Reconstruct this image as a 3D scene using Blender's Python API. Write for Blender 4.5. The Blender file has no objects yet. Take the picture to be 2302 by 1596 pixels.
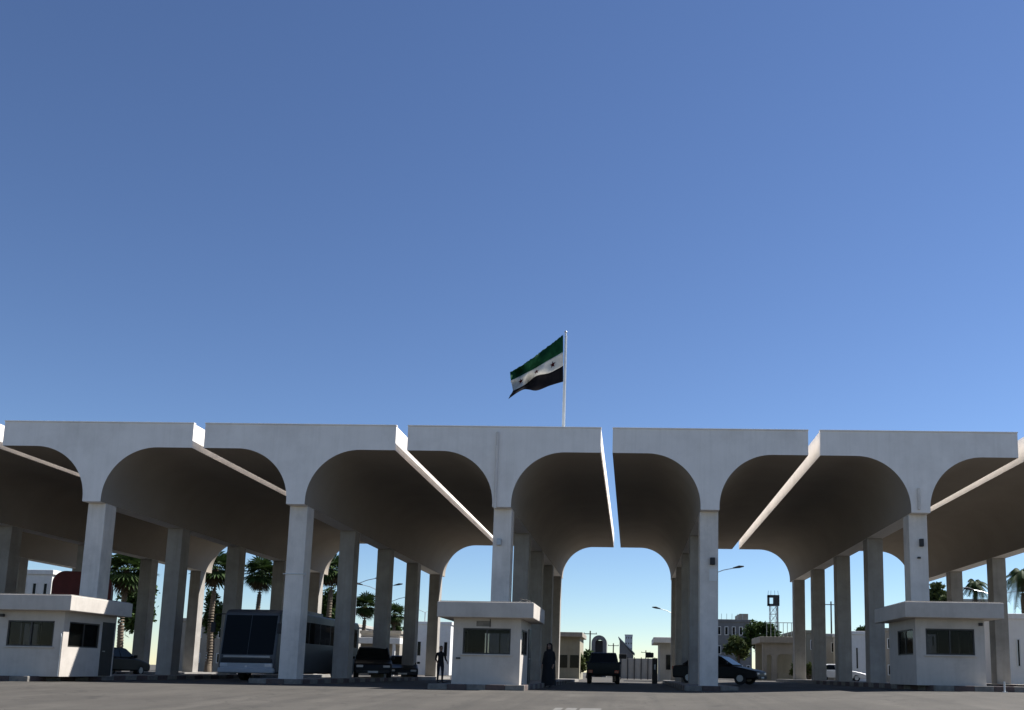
import bpy, bmesh, math, random
from mathutils import Vector, Matrix, Euler
R = math.radians
rnd = random.Random(7)
scene = bpy.context.scene
COL = scene.collection

# ------------------------------------------------------------------ camera
CAM_H = 0.63
YAW, PITCH, ROLL = 0.0241, 0.1437, 0.0181
FPX, PX0, PY0, IW, IH = 2000.0, 1375.8, 1223.0, 2302.0, 1596.0
cam_d = bpy.data.cameras.new('camera')
cam_d.sensor_width = 36.0
cam_d.sensor_fit = 'HORIZONTAL'
cam_d.lens = FPX / IW * 36.0
cam_d.shift_x = -(PX0 - IW / 2) / IW
cam_d.shift_y = (PY0 - IH / 2) / IW
cam_d.clip_end = 6000
cam_d.clip_start = 0.05
cam = bpy.data.objects.new('camera', cam_d)
COL.objects.link(cam)
cam.matrix_world = (Matrix.Translation((0, 0, CAM_H)) @ Matrix.Rotation(YAW, 4, 'Z')
                    @ Matrix.Rotation(math.pi / 2 + PITCH, 4, 'X') @ Matrix.Rotation(ROLL, 4, 'Z'))
scene.camera = cam

# ------------------------------------------------------------------ sky and sun
SUN_EL, SUN_FROM_Y = R(52.0), R(59.0)      # sun behind the canopy and to the right
w = bpy.data.worlds.new('World')
scene.world = w
w.use_nodes = True
nt = w.node_tree
bg = nt.nodes['Background']
sky = nt.nodes.new('ShaderNodeTexSky')
sky.sky_type = 'NISHITA'
sky.sun_disc = False
sky.sun_elevation = SUN_EL
sky.sun_rotation = SUN_FROM_Y
sky.altitude = 6000
sky.air_density = 2.0
sky.dust_density = 3.0
sky.ozone_density = 3.0
gm = nt.nodes.new('ShaderNodeGamma')          # deeper blue overhead, the whole sky alike
gm.inputs['Gamma'].default_value = 1.2
hs = nt.nodes.new('ShaderNodeHueSaturation')
hs.inputs['Value'].default_value = 0.86
hs.inputs['Hue'].default_value = 0.504
hs.inputs['Saturation'].default_value = 1.0
nt.links.new(sky.outputs[0], gm.inputs['Color'])
nt.links.new(gm.outputs[0], hs.inputs['Color'])
nt.links.new(hs.outputs[0], bg.inputs[0])
bg.inputs[1].default_value = 0.05
sd = bpy.data.lights.new('sun', 'SUN')
sd.energy = 5.0
sd.angle = R(0.5)
sd.color = (1.0, 0.97, 0.92)
sun = bpy.data.objects.new('sun', sd)
COL.objects.link(sun)
sdir = Vector((math.sin(SUN_FROM_Y) * math.cos(SUN_EL), math.cos(SUN_FROM_Y) * math.cos(SUN_EL), math.sin(SUN_EL)))
sun.rotation_euler = sdir.to_track_quat('Z', 'Y').to_euler()
sun.location = (60, 60, 80)
vs = scene.view_settings
vs.view_transform = 'Standard'
vs.look = 'None'
vs.gamma = 1.0
vs.exposure = 1.0
vs.use_curve_mapping = False
scene.render.engine = 'CYCLES'
scene.cycles.max_bounces = 8
scene.cycles.diffuse_bounces = 5
scene.cycles.transparent_max_bounces = 12

# ------------------------------------------------------------------ helpers
def at(px, py, Y):
    """world point on the plane y=Y seen at the photograph's pixel (2302 px wide copy)"""
    a, b = px - PX0, py - PY0
    c, s = math.cos(-ROLL), math.sin(-ROLL)
    ix, iy = a * c - b * s, a * s + b * c
    x, u, d = ix / FPX, -iy / FPX, 1.0
    c, s = math.cos(PITCH), math.sin(PITCH)
    y, z = d * c - u * s, d * s + u * c
    c, s = math.cos(YAW), math.sin(YAW)
    X, Yd = x * c - y * s, x * s + y * c
    t = Y / Yd
    return Vector((X * t, Y, CAM_H + z * t))

class MB:
    def __init__(self): self.v, self.f, self.m = [], [], []
    def add(self, vs_, fs, mi=0):
        o = len(self.v)
        self.v += [tuple(p) for p in vs_]
        self.f += [tuple(i + o for i in q) for q in fs]
        self.m += [mi] * len(fs)
        return self
    def box(self, x0, x1, y0, y1, z0, z1, mi=0, M=None):
        p = [(x0, y0, z0), (x1, y0, z0), (x1, y1, z0), (x0, y1, z0), (x0, y0, z1), (x1, y0, z1), (x1, y1, z1), (x0, y1, z1)]
        if M is not None: p = [M @ Vector(q) for q in p]
        return self.add(p, [(0, 3, 2, 1), (4, 5, 6, 7), (0, 1, 5, 4), (1, 2, 6, 5), (2, 3, 7, 6), (3, 0, 4, 7)], mi)
    def prism_y(self, prof, y0, y1, mi=0):          # profile (x,z) counter-clockwise seen from -y
        n = len(prof)
        p = [(x, y0, z) for x, z in prof] + [(x, y1, z) for x, z in prof]
        fs = [tuple(range(n)), tuple(range(2 * n - 1, n - 1, -1))]
        fs += [(i, i + n, (i + 1) % n + n, (i + 1) % n) for i in range(n)]
        return self.add(p, fs, mi)
    def prism_x(self, prof, x0, x1, mi=0, x0b=None, x1b=None):   # profile (y,z) counter-clockwise seen from +x
        n = len(prof)
        p = [(x0, y, z) for y, z in prof] + [(x1, y, z) for y, z in prof]
        fs = [tuple(range(n - 1, -1, -1)), tuple(range(n, 2 * n))]
        fs += [(i, (i + 1) % n, (i + 1) % n + n, i + n) for i in range(n)]
        return self.add(p, fs, mi)
    def tube(self, pts, rad, seg=8, mi=0, caps=True):
        pts = [Vector(p) for p in pts]
        rr = rad if isinstance(rad, (list, tuple)) else [rad] * len(pts)
        ring = []
        for i, p in enumerate(pts):
            a = pts[max(i - 1, 0)]; b = pts[min(i + 1, len(pts) - 1)]
            t = (b - a).normalized()
            n = t.cross(Vector((0, 0, 1)))
            if n.length < 1e-3: n = t.cross(Vector((0, 1, 0)))
            n.normalize(); bb = t.cross(n)
            ring.append([p + (n * math.cos(2 * math.pi * k / seg) + bb * math.sin(2 * math.pi * k / seg)) * rr[i] for k in range(seg)])
        vs_ = [q for r_ in ring for q in r_]
        fs = []
        for i in range(len(pts) - 1):
            for k in range(seg):
                k2 = (k + 1) % seg
                fs.append((i * seg + k, i * seg + k2, (i + 1) * seg + k2, (i + 1) * seg + k))
        if caps:
            fs.append(tuple(range(seg - 1, -1, -1)))
            fs.append(tuple(range((len(pts) - 1) * seg, len(pts) * seg)))
        return self.add(vs_, fs, mi)
    def build(self, name, mat, parent=None, smooth=None, bevel=0, loc=None, seg=2):
        me = bpy.data.meshes.new(name)
        me.from_pydata(self.v, [], self.f)
        mats = mat if isinstance(mat, (list, tuple)) else [mat]
        for m in mats: me.materials.append(m)
        if any(self.m): me.polygons.foreach_set('material_index', self.m)
        bm = bmesh.new(); bm.from_mesh(me)
        bmesh.ops.recalc_face_normals(bm, faces=bm.faces); bm.to_mesh(me); bm.free()
        if smooth is not None:
            me.shade_smooth(); me.set_sharp_from_angle(angle=smooth)
        me.update()
        o = bpy.data.objects.new(name, me)
        COL.objects.link(o)
        if parent: o.parent = parent
        if loc is not None: o.location = loc
        if bevel:
            b = o.modifiers.new('bevel', 'BEVEL'); b.width = bevel; b.segments = seg; b.limit_method = 'ANGLE'; b.angle_limit = R(40)
        return o

def tag(o, label=None, cat=None, group=None, kind=None):
    if label: o['label'] = label
    if cat: o['category'] = cat
    if group: o['group'] = group
    if kind: o['kind'] = kind
    return o
def empty(name, loc, rz=0):
    o = bpy.data.objects.new(name, None); COL.objects.link(o)
    o.location = loc; o.rotation_euler = (0, 0, rz); o.empty_display_size = 0.2
    return o
def copy_tree(o, parent=None):
    c = o.copy(); COL.objects.link(c); c.parent = parent
    for ch in list(o.children): copy_tree(ch, c)
    return c

# ------------------------------------------------------------------ materials
def material(name, col, rough=0.8, var=0.12, scale=3.0, bump=0.15, bscale=40, metallic=0, streak=0.0, dirt=None, dirt_amt=0.0, spec=0.5):
    m = bpy.data.materials.new(name); m.use_nodes = True
    n, l = m.node_tree.nodes, m.node_tree.links
    p = n['Principled BSDF']
    p.inputs['Roughness'].default_value = rough
    p.inputs['Metallic'].default_value = metallic
    p.inputs['Specular IOR Level'].default_value = spec
    tc = n.new('ShaderNodeTexCoord')
    geo = n.new('ShaderNodeNewGeometry')
    nz = n.new('ShaderNodeTexNoise'); nz.inputs['Scale'].default_value = scale; nz.inputs['Detail'].default_value = 6; nz.inputs['Roughness'].default_value = 0.6
    l.new(geo.outputs['Position'], nz.inputs['Vector'])
    rp = n.new('ShaderNodeValToRGB')
    rp.color_ramp.elements[0].position = 0.3; rp.color_ramp.elements[1].position = 0.7
    rp.color_ramp.elements[0].color = (*[max(0, c * (1 - var)) for c in col], 1)
    rp.color_ramp.elements[1].color = (*[min(1, c * (1 + var)) for c in col], 1)
    l.new(nz.outputs['Fac'], rp.inputs['Fac'])
    out = rp.outputs['Color']
    if streak > 0:       # rain streaks: noise stretched downwards
        mp = n.new('ShaderNodeMapping'); mp.inputs['Scale'].default_value = (5.5, 5.5, 0.28)
        l.new(geo.outputs['Position'], mp.inputs['Vector'])
        n2 = n.new('ShaderNodeTexNoise'); n2.inputs['Scale'].default_value = 1.0; n2.inputs['Detail'].default_value = 5; n2.inputs['Roughness'].default_value = 0.65
        l.new(mp.outputs['Vector'], n2.inputs['Vector'])
        r2 = n.new('ShaderNodeValToRGB'); r2.color_ramp.elements[0].position = 0.46; r2.color_ramp.elements[1].position = 0.78
        r2.color_ramp.elements[0].color = (0, 0, 0, 1); r2.color_ramp.elements[1].color = (streak, streak, streak, 1)
        l.new(n2.outputs['Fac'], r2.inputs['Fac'])
        mx = n.new('ShaderNodeMix'); mx.data_type = 'RGBA'
        l.new(r2.outputs['Color'], mx.inputs[0]); l.new(out, mx.inputs[6])
        mx.inputs[7].default_value = (*[c * 0.55 for c in col[:2]], col[2] * 0.48, 1)
        out = mx.outputs[2]
    if dirt:
        n3 = n.new('ShaderNodeTexNoise'); n3.inputs['Scale'].default_value = scale * 0.35; n3.inputs['Detail'].default_value = 8; n3.inputs['Roughness'].default_value = 0.7
        l.new(geo.outputs['Position'], n3.inputs['Vector'])
        r3 = n.new('ShaderNodeValToRGB'); r3.color_ramp.elements[0].position = 0.5; r3.color_ramp.elements[1].position = 0.68
        r3.color_ramp.elements[0].color = (0, 0, 0, 1); r3.color_ramp.elements[1].color = (dirt_amt, dirt_amt, dirt_amt, 1)
        l.new(n3.outputs['Fac'], r3.inputs['Fac'])
        mx = n.new('ShaderNodeMix'); mx.data_type = 'RGBA'
        l.new(r3.outputs['Color'], mx.inputs[0]); l.new(out, mx.inputs[6]); mx.inputs[7].default_value = (*dirt, 1)
        out = mx.outputs[2]
    l.new(out, p.inputs['Base Color'])
    if bump > 0:
        nb = n.new('ShaderNodeTexNoise'); nb.inputs['Scale'].default_value = bscale; nb.inputs['Detail'].default_value = 4
        l.new(geo.outputs['Position'], nb.inputs['Vector'])
        bp = n.new('ShaderNodeBump'); bp.inputs['Strength'].default_value = bump; bp.inputs['Distance'].default_value = 0.02
        l.new(nb.outputs['Fac'], bp.inputs['Height']); l.new(bp.outputs['Normal'], p.inputs['Normal'])
    return m

def glass(name, col=(0.02, 0.025, 0.025), alpha=0.55, rough=0.05):
    m = bpy.data.materials.new(name); m.use_nodes = True
    n, l = m.node_tree.nodes, m.node_tree.links
    n.remove(n['Principled BSDF'])
    tr = n.new('ShaderNodeBsdfTransparent'); tr.inputs[0].default_value = (*[1 - alpha * 0.9] * 3, 1)
    gl = n.new('ShaderNodeBsdfGlossy'); gl.inputs['Roughness'].default_value = rough
    df = n.new('ShaderNodeBsdfDiffuse'); df.inputs[0].default_value = (*col, 1)
    fr = n.new('ShaderNodeFresnel'); fr.inputs[0].default_value = 1.2
    ns = n.new('ShaderNodeTexNoise'); ns.inputs['Scale'].default_value = 2.0
    bp = n.new('ShaderNodeBump'); bp.inputs['Strength'].default_value = 0.02
    l.new(ns.outputs['Fac'], bp.inputs['Height']); l.new(bp.outputs['Normal'], gl.inputs['Normal'])
    m1 = n.new('ShaderNodeMixShader'); m1.inputs[0].default_value = alpha
    l.new(tr.outputs[0], m1.inputs[1]); l.new(df.outputs[0], m1.inputs[2])
    m2 = n.new('ShaderNodeMixShader')
    l.new(fr.outputs[0], m2.inputs[0]); l.new(m1.outputs[0], m2.inputs[1]); l.new(gl.outputs[0], m2.inputs[2])
    l.new(m2.outputs[0], n['Material Output'].inputs[0])
    return m

def leaf_material(name, col, var=0.35):
    m = bpy.data.materials.new(name); m.use_nodes = True
    n, l = m.node_tree.nodes, m.node_tree.links
    p = n['Principled BSDF']; p.inputs['Roughness'].default_value = 0.7; p.inputs['Specular IOR Level'].default_value = 0.12
    geo = n.new('ShaderNodeNewGeometry')
    rp = n.new('ShaderNodeValToRGB')
    rp.color_ramp.elements[0].color = (*[c * (1 - var) for c in col], 1); rp.color_ramp.elements[1].color = (col[0] * (1 + var * 1.4), col[1] * (1 + var), col[2] * (1 + var * .6), 1)
    l.new(geo.outputs['Random Per Island'], rp.inputs['Fac'])
    l.new(rp.outputs['Color'], p.inputs['Base Color'])
    tl = n.new('ShaderNodeBsdfTranslucent'); l.new(rp.outputs['Color'], tl.inputs[0])
    mx = n.new('ShaderNodeMixShader'); mx.inputs[0].default_value = 0.14
    l.new(p.outputs[0], mx.inputs[1]); l.new(tl.outputs[0], mx.inputs[2]); l.new(mx.outputs[0], n['Material Output'].inputs[0])
    return m

def asphalt_material():
    m = bpy.data.materials.new('asphalt'); m.use_nodes = True
    n, l = m.node_tree.nodes, m.node_tree.links
    p = n['Principled BSDF']; p.inputs['Roughness'].default_value = 0.9; p.inputs['Specular IOR Level'].default_value = 0.25
    geo = n.new('ShaderNodeNewGeometry')
    def noise(scale, det=6, ro=.6, stretch=None):
        z = n.new('ShaderNodeTexNoise'); z.inputs['Scale'].default_value = scale; z.inputs['Detail'].default_value = det; z.inputs['Roughness'].default_value = ro
        if stretch:
            mp = n.new('ShaderNodeMapping'); mp.inputs['Scale'].default_value = stretch
            l.new(geo.outputs['Position'], mp.inputs['Vector']); l.new(mp.outputs['Vector'], z.inputs['Vector'])
        else: l.new(geo.outputs['Position'], z.inputs['Vector'])
        return z.outputs['Fac']
    def ramp(f, p0, p1, c0, c1):
        r = n.new('ShaderNodeValToRGB'); r.color_ramp.elements[0].position = p0; r.color_ramp.elements[1].position = p1
        r.color_ramp.elements[0].color = (*c0, 1); r.color_ramp.elements[1].color = (*c1, 1); l.new(f, r.inputs['Fac']); return r.outputs['Color']
    def mix(fac, a, b, mode='MIX'):
        x = n.new('ShaderNodeMix'); x.data_type = 'RGBA'; x.blend_type = mode
        if isinstance(fac, float): x.inputs[0].default_value = fac
        else: l.new(fac, x.inputs[0])
        for k, q in ((6, a), (7, b)):
            if isinstance(q, tuple): x.inputs[k].default_value = (*q, 1)
            else: l.new(q, x.inputs[k])
        return x.outputs[2]
    base = ramp(noise(0.35, 7), .3, .72, (0.055, 0.050, 0.044), (0.08, 0.073, 0.064))
    fine = ramp(noise(120, 3), .3, .7, (0.7, 0.7, 0.7), (1.25, 1.25, 1.25))
    c = mix(0.8, base, fine, 'MULTIPLY')
    dust = ramp(noise(0.9, 8, .7, (1.0, 0.35, 1.0)), .5, .75, (0, 0, 0), (.5, .5, .5))
    c = mix(dust, c, (0.115, 0.104, 0.09))
    tracks = ramp(noise(1.0, 4, .55, (1.6, 0.03, 1.0)), .5, .68, (0, 0, 0), (.4, .4, .4))
    c = mix(tracks, c, (0.036, 0.034, 0.031))
    oil = ramp(noise(1.6, 5, .5), .62, .72, (0, 0, 0), (.55, .55, .55))
    c = mix(oil, c, (0.025, 0.024, 0.023))
    vo = n.new('ShaderNodeTexVoronoi'); vo.feature = 'DISTANCE_TO_EDGE'; vo.inputs['Scale'].default_value = 0.28
    wp = n.new('ShaderNodeTexNoise'); wp.inputs['Scale'].default_value = 1.5; wp.inputs['Detail'].default_value = 5
    va = n.new('ShaderNodeVectorMath'); va.operation = 'ADD'
    l.new(geo.outputs['Position'], wp.inputs['Vector']); l.new(geo.outputs['Position'], va.inputs[0]); l.new(wp.outputs['Color'], va.inputs[1]); l.new(va.outputs[0], vo.inputs['Vector'])
    crack = ramp(vo.outputs['Distance'], 0.002, 0.006, (.6, .6, .6), (0, 0, 0))
    c = mix(crack, c, (0.02, 0.02, 0.019))
    l.new(c, p.inputs['Base Color'])
    bp = n.new('ShaderNodeBump'); bp.inputs['Strength'].default_value = 0.5; bp.inputs['Distance'].default_value = 0.01
    l.new(noise(90, 4), bp.inputs['Height']); l.new(bp.outputs['Normal'], p.inputs['Normal'])
    return m

M = {}
M['asphalt'] = asphalt_material()
M['soffit'] = material('shade_darkened_soffit', (0.33, 0.285, 0.235), .95, .07, .5, .08, 30, dirt=(.25, .22, .18), dirt_amt=.25)  # brown soffit colour, darkened to stand for the deep shade under the vault
M['paint'] = material('weathered_pale_paint', (0.85, 0.81, 0.765), .85, .05, 1.1, .12, 35, streak=.16, dirt=(.55, .51, .46), dirt_amt=.3)
M['column'] = material('grey_column_paint', (0.74, 0.685, 0.625), .85, .08, 1.6, .15, 30, streak=.3, dirt=(.36, .335, .31), dirt_amt=.35)
M['column_shaded'] = material('shaded_column_paint', (0.35, 0.325, 0.295), .9, .15, 1.3, .15, 30, streak=.35, dirt=(.19, .175, .155), dirt_amt=.4)  # darker copy of the column paint; canopy shade put into the colour
M['booth'] = material('cream_booth_plaster', (0.52, 0.475, 0.425), .85, .06, 2.0, .12, 45, streak=.2, dirt=(.3, .265, .23), dirt_amt=.4)
M['white'] = material('white_paint', (0.72, 0.71, 0.68), .7, .06, 2.0, .06, 30, streak=.2)
M['frame'] = material('dark_window_frame', (0.035, 0.033, 0.03), .5, .2, 5, .05)
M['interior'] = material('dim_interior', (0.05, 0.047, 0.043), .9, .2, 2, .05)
M['glass'] = glass('booth_glass', (0.008, 0.01, 0.01), alpha=.22)
M['dglass'] = glass('dark_vehicle_glass', (0.01, 0.012, 0.013), alpha=.93, rough=.03)
M['kerb_a'] = material('kerb_dusty_white', (0.20, 0.185, 0.165), .9, .25, 6, .3, 60, dirt=(.12, .11, .10), dirt_amt=.7)
M['kerb_b'] = material('kerb_faded_red', (0.10, 0.07, 0.063), .9, .25, 6, .3, 60, dirt=(.12, .105, .095), dirt_amt=.7)
M['paving'] = material('island_concrete', (0.25, 0.235, 0.215), .9, .15, 2.5, .3, 50, dirt=(.2, .18, .16), dirt_amt=.5)
M['steel'] = material('galvanised_steel', (0.42, 0.43, 0.44), .45, .1, 8, .03, metallic=.8)
M['polew'] = material('pale_pole_paint', (0.42, 0.46, 0.48), .5, .06, 5, .03)
M['dark'] = material('dark_plastic', (0.022, 0.022, 0.024), .6, .2, 8, .05)
M['rubber'] = material('tyre_rubber', (0.018, 0.018, 0.018), .85, .2, 12, .1)
M['green'] = material('flag_green_cloth', (0.006, 0.040, 0.018), .85, .25, 6, .25, 60, spec=.05)
M['fwhite'] = material('flag_white_cloth', (0.48, 0.48, 0.45), .85, .1, 6, .2, 60)
M['black'] = material('flag_black_cloth', (0.008, 0.008, 0.010), .8, .2, 6, .2, 60, spec=.05)
M['star'] = material('flag_red_star_cloth', (0.05, 0.007, 0.008), .85, .2, 8, .1, spec=.05)
M['beige'] = material('beige_render', (0.31, 0.275, 0.225), .9, .1, 1.5, .12, 30, streak=.35, dirt=(.25, .22, .18), dirt_amt=.4)
M['ochre'] = material('ochre_stucco', (0.30, 0.27, 0.195), .9, .1, 1.5, .12, 30, streak=.3)
M['grey'] = material('grey_concrete', (0.17, 0.167, 0.165), .9, .12, 1.2, .15, 30, streak=.4)
M['bluegrey'] = material('blue_grey_sheet', (0.22, 0.24, 0.27), .6, .1, 2, .05)
M['shutter'] = material('dark_opening', (0.03, 0.03, 0.032), .5, .3, 3, .03)
M['palebeige'] = material('pale_stone', (0.40, 0.38, 0.34), .9, .1, 1.2, .1, 20, streak=.25)
M['hazy'] = material('haze_paled_concrete', (0.45, 0.47, 0.5), .9, .05, .5, 0)  # distance haze put into the pale bluish colour
M['trunk'] = material('palm_trunk', (0.13, 0.10, 0.07), .95, .3, 6, .6, 20)
M['bark'] = material('tree_bark', (0.10, 0.08, 0.06), .95, .3, 6, .6, 20)
M['palm'] = leaf_material('palm_frond', (0.03, 0.056, 0.016))
M['dead'] = leaf_material('dry_palm_frond', (0.06, 0.048, 0.03))
M['leaf'] = leaf_material('dark_leaf', (0.035, 0.065, 0.02))
M['leaf2'] = leaf_material('olive_leaf', (0.06, 0.085, 0.03))
M['tarp'] = material('dark_red_tarpaulin', (0.13, 0.02, 0.016), .7, .2, 3, .25, 12)
M['busw'] = material('white_bus_paint', (0.42, 0.45, 0.49), .35, .05, 3, .0, dirt=(.3, .28, .25), dirt_amt=.3)
M['busdark'] = material('slate_bus_paint', (0.075, 0.082, 0.095), .4, .08, 3, 0, dirt=(.09, .085, .08), dirt_amt=.3)
M['carblack'] = material('black_car_paint', (0.010, 0.0105, 0.012), .42, .1, 3, 0, spec=.22)
M['cargrey'] = material('dark_green_grey_paint', (0.016, 0.02, 0.021), .42, .1, 3, 0, spec=.22)
M['carwhite'] = material('white_car_paint', (0.6, 0.6, 0.58), .3, .05, 3, 0)
M['lamp'] = material('headlight_lens', (0.6, 0.62, 0.65), .12, .05, 9, 0)
M['redlamp'] = material('tail_light_lens', (0.25, 0.01, 0.01), .15, .05, 9, 0)
M['mark'] = material('faded_road_paint', (0.125, 0.12, 0.11), .9, .3, 7, .2, 70, dirt=(.085, .08, .074), dirt_amt=.7)
M['skin'] = material('skin', (0.33, 0.20, 0.14), .6, .08, 20, 0)
M['cloth_black'] = material('black_clothing', (0.014, 0.014, 0.016), .9, .2, 10, .2)
M['cloth_navy'] = material('dark_navy_clothing', (0.018, 0.02, 0.03), .9, .2, 10, .2)
M['hair'] = material('black_hair', (0.01, 0.009, 0.008), .6, .2, 30, .2)
M['hill'] = material('dry_earth', (0.2, 0.17, 0.13), .95, .2, .3, .2, 2)

# ------------------------------------------------------------------ ground
GY = [-400, 0.0, 6, 12, 18, 24, 28.0, 60, 200, 3000]
def gz(y):
    if y <= 0: return -0.87
    if y >= 28: return 0.0
    t = y / 28.0
    return -0.87 * (1 - t) ** 1.15
def gx(x):
    t = min(1.0, max(0.0, (x - 1.0) / 9.0))
    return .24 * t * t * (3 - 2 * t)
g = MB()
GX = [-1500, -60, -30, 0, 1, 2, 3, 4, 5, 6, 7, 8, 9, 10, 30, 60, 1500]
vv = [(x, y, gz(y) + gx(x)) for y in GY for x in GX]
ff = []
for j in range(len(GY) - 1):
    for i in range(len(GX) - 1):
        a = j * len(GX) + i
        ff.append((a, a + 1, a + 1 + len(GX), a + len(GX)))
g.add(vv, ff)
ground = tag(g.build('ground', M['asphalt'], smooth=R(30)), kind='structure')

def gzm(y):          # height of the ground mesh itself (straight between its rows)
    for y0, y1 in zip(GY, GY[1:]):
        if y0 <= y <= y1: return gz(y0) + (gz(y1) - gz(y0)) * (y - y0) / (y1 - y0)
    return 0.0
# faded painted block on the road, cut by the lower picture edge
mk = MB()
a = at(1230, 1586, 18.6); b = at(1345, 1586, 18.6)
for x0, x1 in ((a.x, a.x + .18), (a.x + .26, b.x - .55), (b.x - .48, b.x)):
    mk.add([(x0, 18.7, gzm(18.7) + .004), (x1, 18.7, gzm(18.7) + .004), (x1, 20.7, gzm(20.7) + .004), (x0, 20.7, gzm(20.7) + .004)], [(0, 1, 2, 3)])
mo = mk.build('road_marking', M['mark']); tag(mo, kind='structure')

# ------------------------------------------------------------------ vaulted canopies
L, D, T = 8.2, 34.38, 26.87
HT, HS, HC, GAP, SW = 10.25, 9.26, 7.02, 0.47, 0.74
XC = -5.21
CW, CD, CS, CB = 0.72, 0.76, 6.228, 0.40
hw = (L - GAP) / 2
def shell_profile():
    r = 2.1; z0 = HS - r; x0 = SW / 2
    right = [(x0, HC)]
    n = 20
    for i in range(n + 1):
        t = math.pi / 2 * i / n
        right.append((x0 + r - r * math.cos(t), z0 + r * math.sin(t)))
    right += [(hw, HS), (hw, HT)]
    left = [(-x, z) for x, z in reversed(right)]
    return right + left
def make_canopy():
    root = empty('vaulted_canopy', (0, 0, 0))
    sh = MB(); sp = shell_profile(); sh.prism_y(sp, 0, T)
    ns = len(sp)                                   # the underside between the stem and the edges has shade put into its brown
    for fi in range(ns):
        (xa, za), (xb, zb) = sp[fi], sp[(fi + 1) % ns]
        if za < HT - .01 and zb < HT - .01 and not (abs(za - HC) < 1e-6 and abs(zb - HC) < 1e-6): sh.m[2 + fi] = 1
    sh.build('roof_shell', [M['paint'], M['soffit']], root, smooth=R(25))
    cp = MB()
    cp.box(-hw - .015, hw + .015, -.03, .16, HT + .003, HT + .05)
    cp.build('front_coping', M['paint'], root, bevel=.008)
    cm = None
    for k in range(5):
        y0 = CB + k * CS
        if cm is None:
            c = MB().box(-CW / 2, CW / 2, 0, CD, 0, HC - .002)
            cm = c.build('column', M['column'], root, bevel=.025, loc=(0, y0, 0.0))
        else:
            if k == 1:                             # inner columns, darkened in colour for the canopy shade, like the soffit
                ci = MB().box(-CW / 2, CW / 2, 0, CD, 0, HC - .002).build('column', M['column_shaded'], root, bevel=.025, loc=(0, y0, 0)); continue
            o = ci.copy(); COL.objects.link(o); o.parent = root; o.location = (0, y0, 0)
    return root
names = {-2: 'pale vaulted canopy bay at the far left, mostly hidden by its neighbour',
         -1: 'pale vaulted canopy bay cut by the left picture edge',
         0: 'pale vaulted canopy bay above the left guard booth',
         1: 'pale vaulted canopy bay beside the coach, between the left and middle booths',
         2: 'pale vaulted canopy bay with the flag on it, above the middle guard booth',
         3: 'pale vaulted canopy bay just right of the flag, no booth in front',
         4: 'pale vaulted canopy bay above the right guard booth',
         5: 'pale vaulted canopy bay cut by the right picture edge'}
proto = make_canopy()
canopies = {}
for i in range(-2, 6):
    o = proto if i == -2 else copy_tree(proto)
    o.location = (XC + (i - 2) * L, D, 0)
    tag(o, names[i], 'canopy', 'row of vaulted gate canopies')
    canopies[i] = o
# small fittings on the front columns and stems
def fitting(i, name, mat, px0, py0, px1, py1, proud=.1, y=None, bevel=.01):
    yy = (D + CB) if y is None else y
    p, q = at(px0, py0, yy), at(px1, py1, yy)
    c = canopies[i]
    m = MB().box(p.x - c.location.x, q.x - c.location.x, yy - D - proud, yy - D - .001, q.z, p.z)
    return m.build(name, M[mat], c, bevel=bevel)
fitting(3, 'junction_box', 'dark', 1596, 1254, 1607, 1270, .14)
fitting(3, 'notice_plate', 'white', 1594, 1279, 1612, 1306, .02, bevel=0)
fitting(4, 'junction_box', 'dark', 2066, 1212, 2075, 1229, .14)
fitting(4, 'junction_box', 'dark', 2062, 1252, 2069, 1256, .08)
fitting(2, 'junction_box', 'steel', 1118, 1212, 1127, 1226, .15)
fitting(1, 'steel_band', 'steel', 636, 1289, 688, 1291.5, .03, bevel=0)
for i, px, y0, y1 in ((2, 1119.5, 972, 1143), (4, 2064, 1098, 1146)):
    p, q = at(px, y0, D), at(px, y1, D)
    c = canopies[i]
    MB().tube([(p.x - c.location.x, -.06, q.z), (p.x - c.location.x, -.06, p.z)], .055, 10).build('drain_pipe', M['column'], c, smooth=R(40))

# ------------------------------------------------------------------ traffic islands with kerb stones
def island(i, y0, y1, half):
    x = XC + (i - 2) * L + (.16 if i in (0, 2, 4) else 0)
    o = MB().box(-half, half, .16, y1 - y0, 0.0, .17).build('traffic_island', M['paving'], loc=(x, y0, gx(x)))
    tag(o, kind='structure')
    # the kerb: stones alternating faded red and dusty white along the front end and the first metres of the sides
    st = {}
    def stone(key, px, py, sx, sy, mat):
        if key not in st:
            s = MB().box(0, sx, 0, sy, -.02, .178).build('kerb_stone', mat, o, bevel=.018, loc=(px, py, 0)); st[key] = s
        else:
            s = st[key].copy(); COL.objects.link(s); s.parent = o; s.location = (px, py, 0)
    n = max(2, round(2 * (half + .16) / .62)); wd = 2 * (half + .16) / n
    for k in range(n):
        stone(('f', k % 2), -half - .16 + k * wd + .004, 0, wd - .008, .158, (M['kerb_a'], M['kerb_b'])[k % 2])
    ny = int((y1 - y0 - .16) / .8)
    for s in (-1, 1):
        for k in range(min(ny, 24)):
            stone(('s', k % 2), (-half - .16) if s < 0 else half + .002, .162 + k * .8, .158, .79, (M['kerb_b'], M['kerb_a'])[k % 2])
    return o
for i in range(-1, 6):
    island(i, 29.2 if i in (0, 2, 4) else 33.6, D + T + .8, 1.42 if i in (0, 2, 4) else .85)

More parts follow.
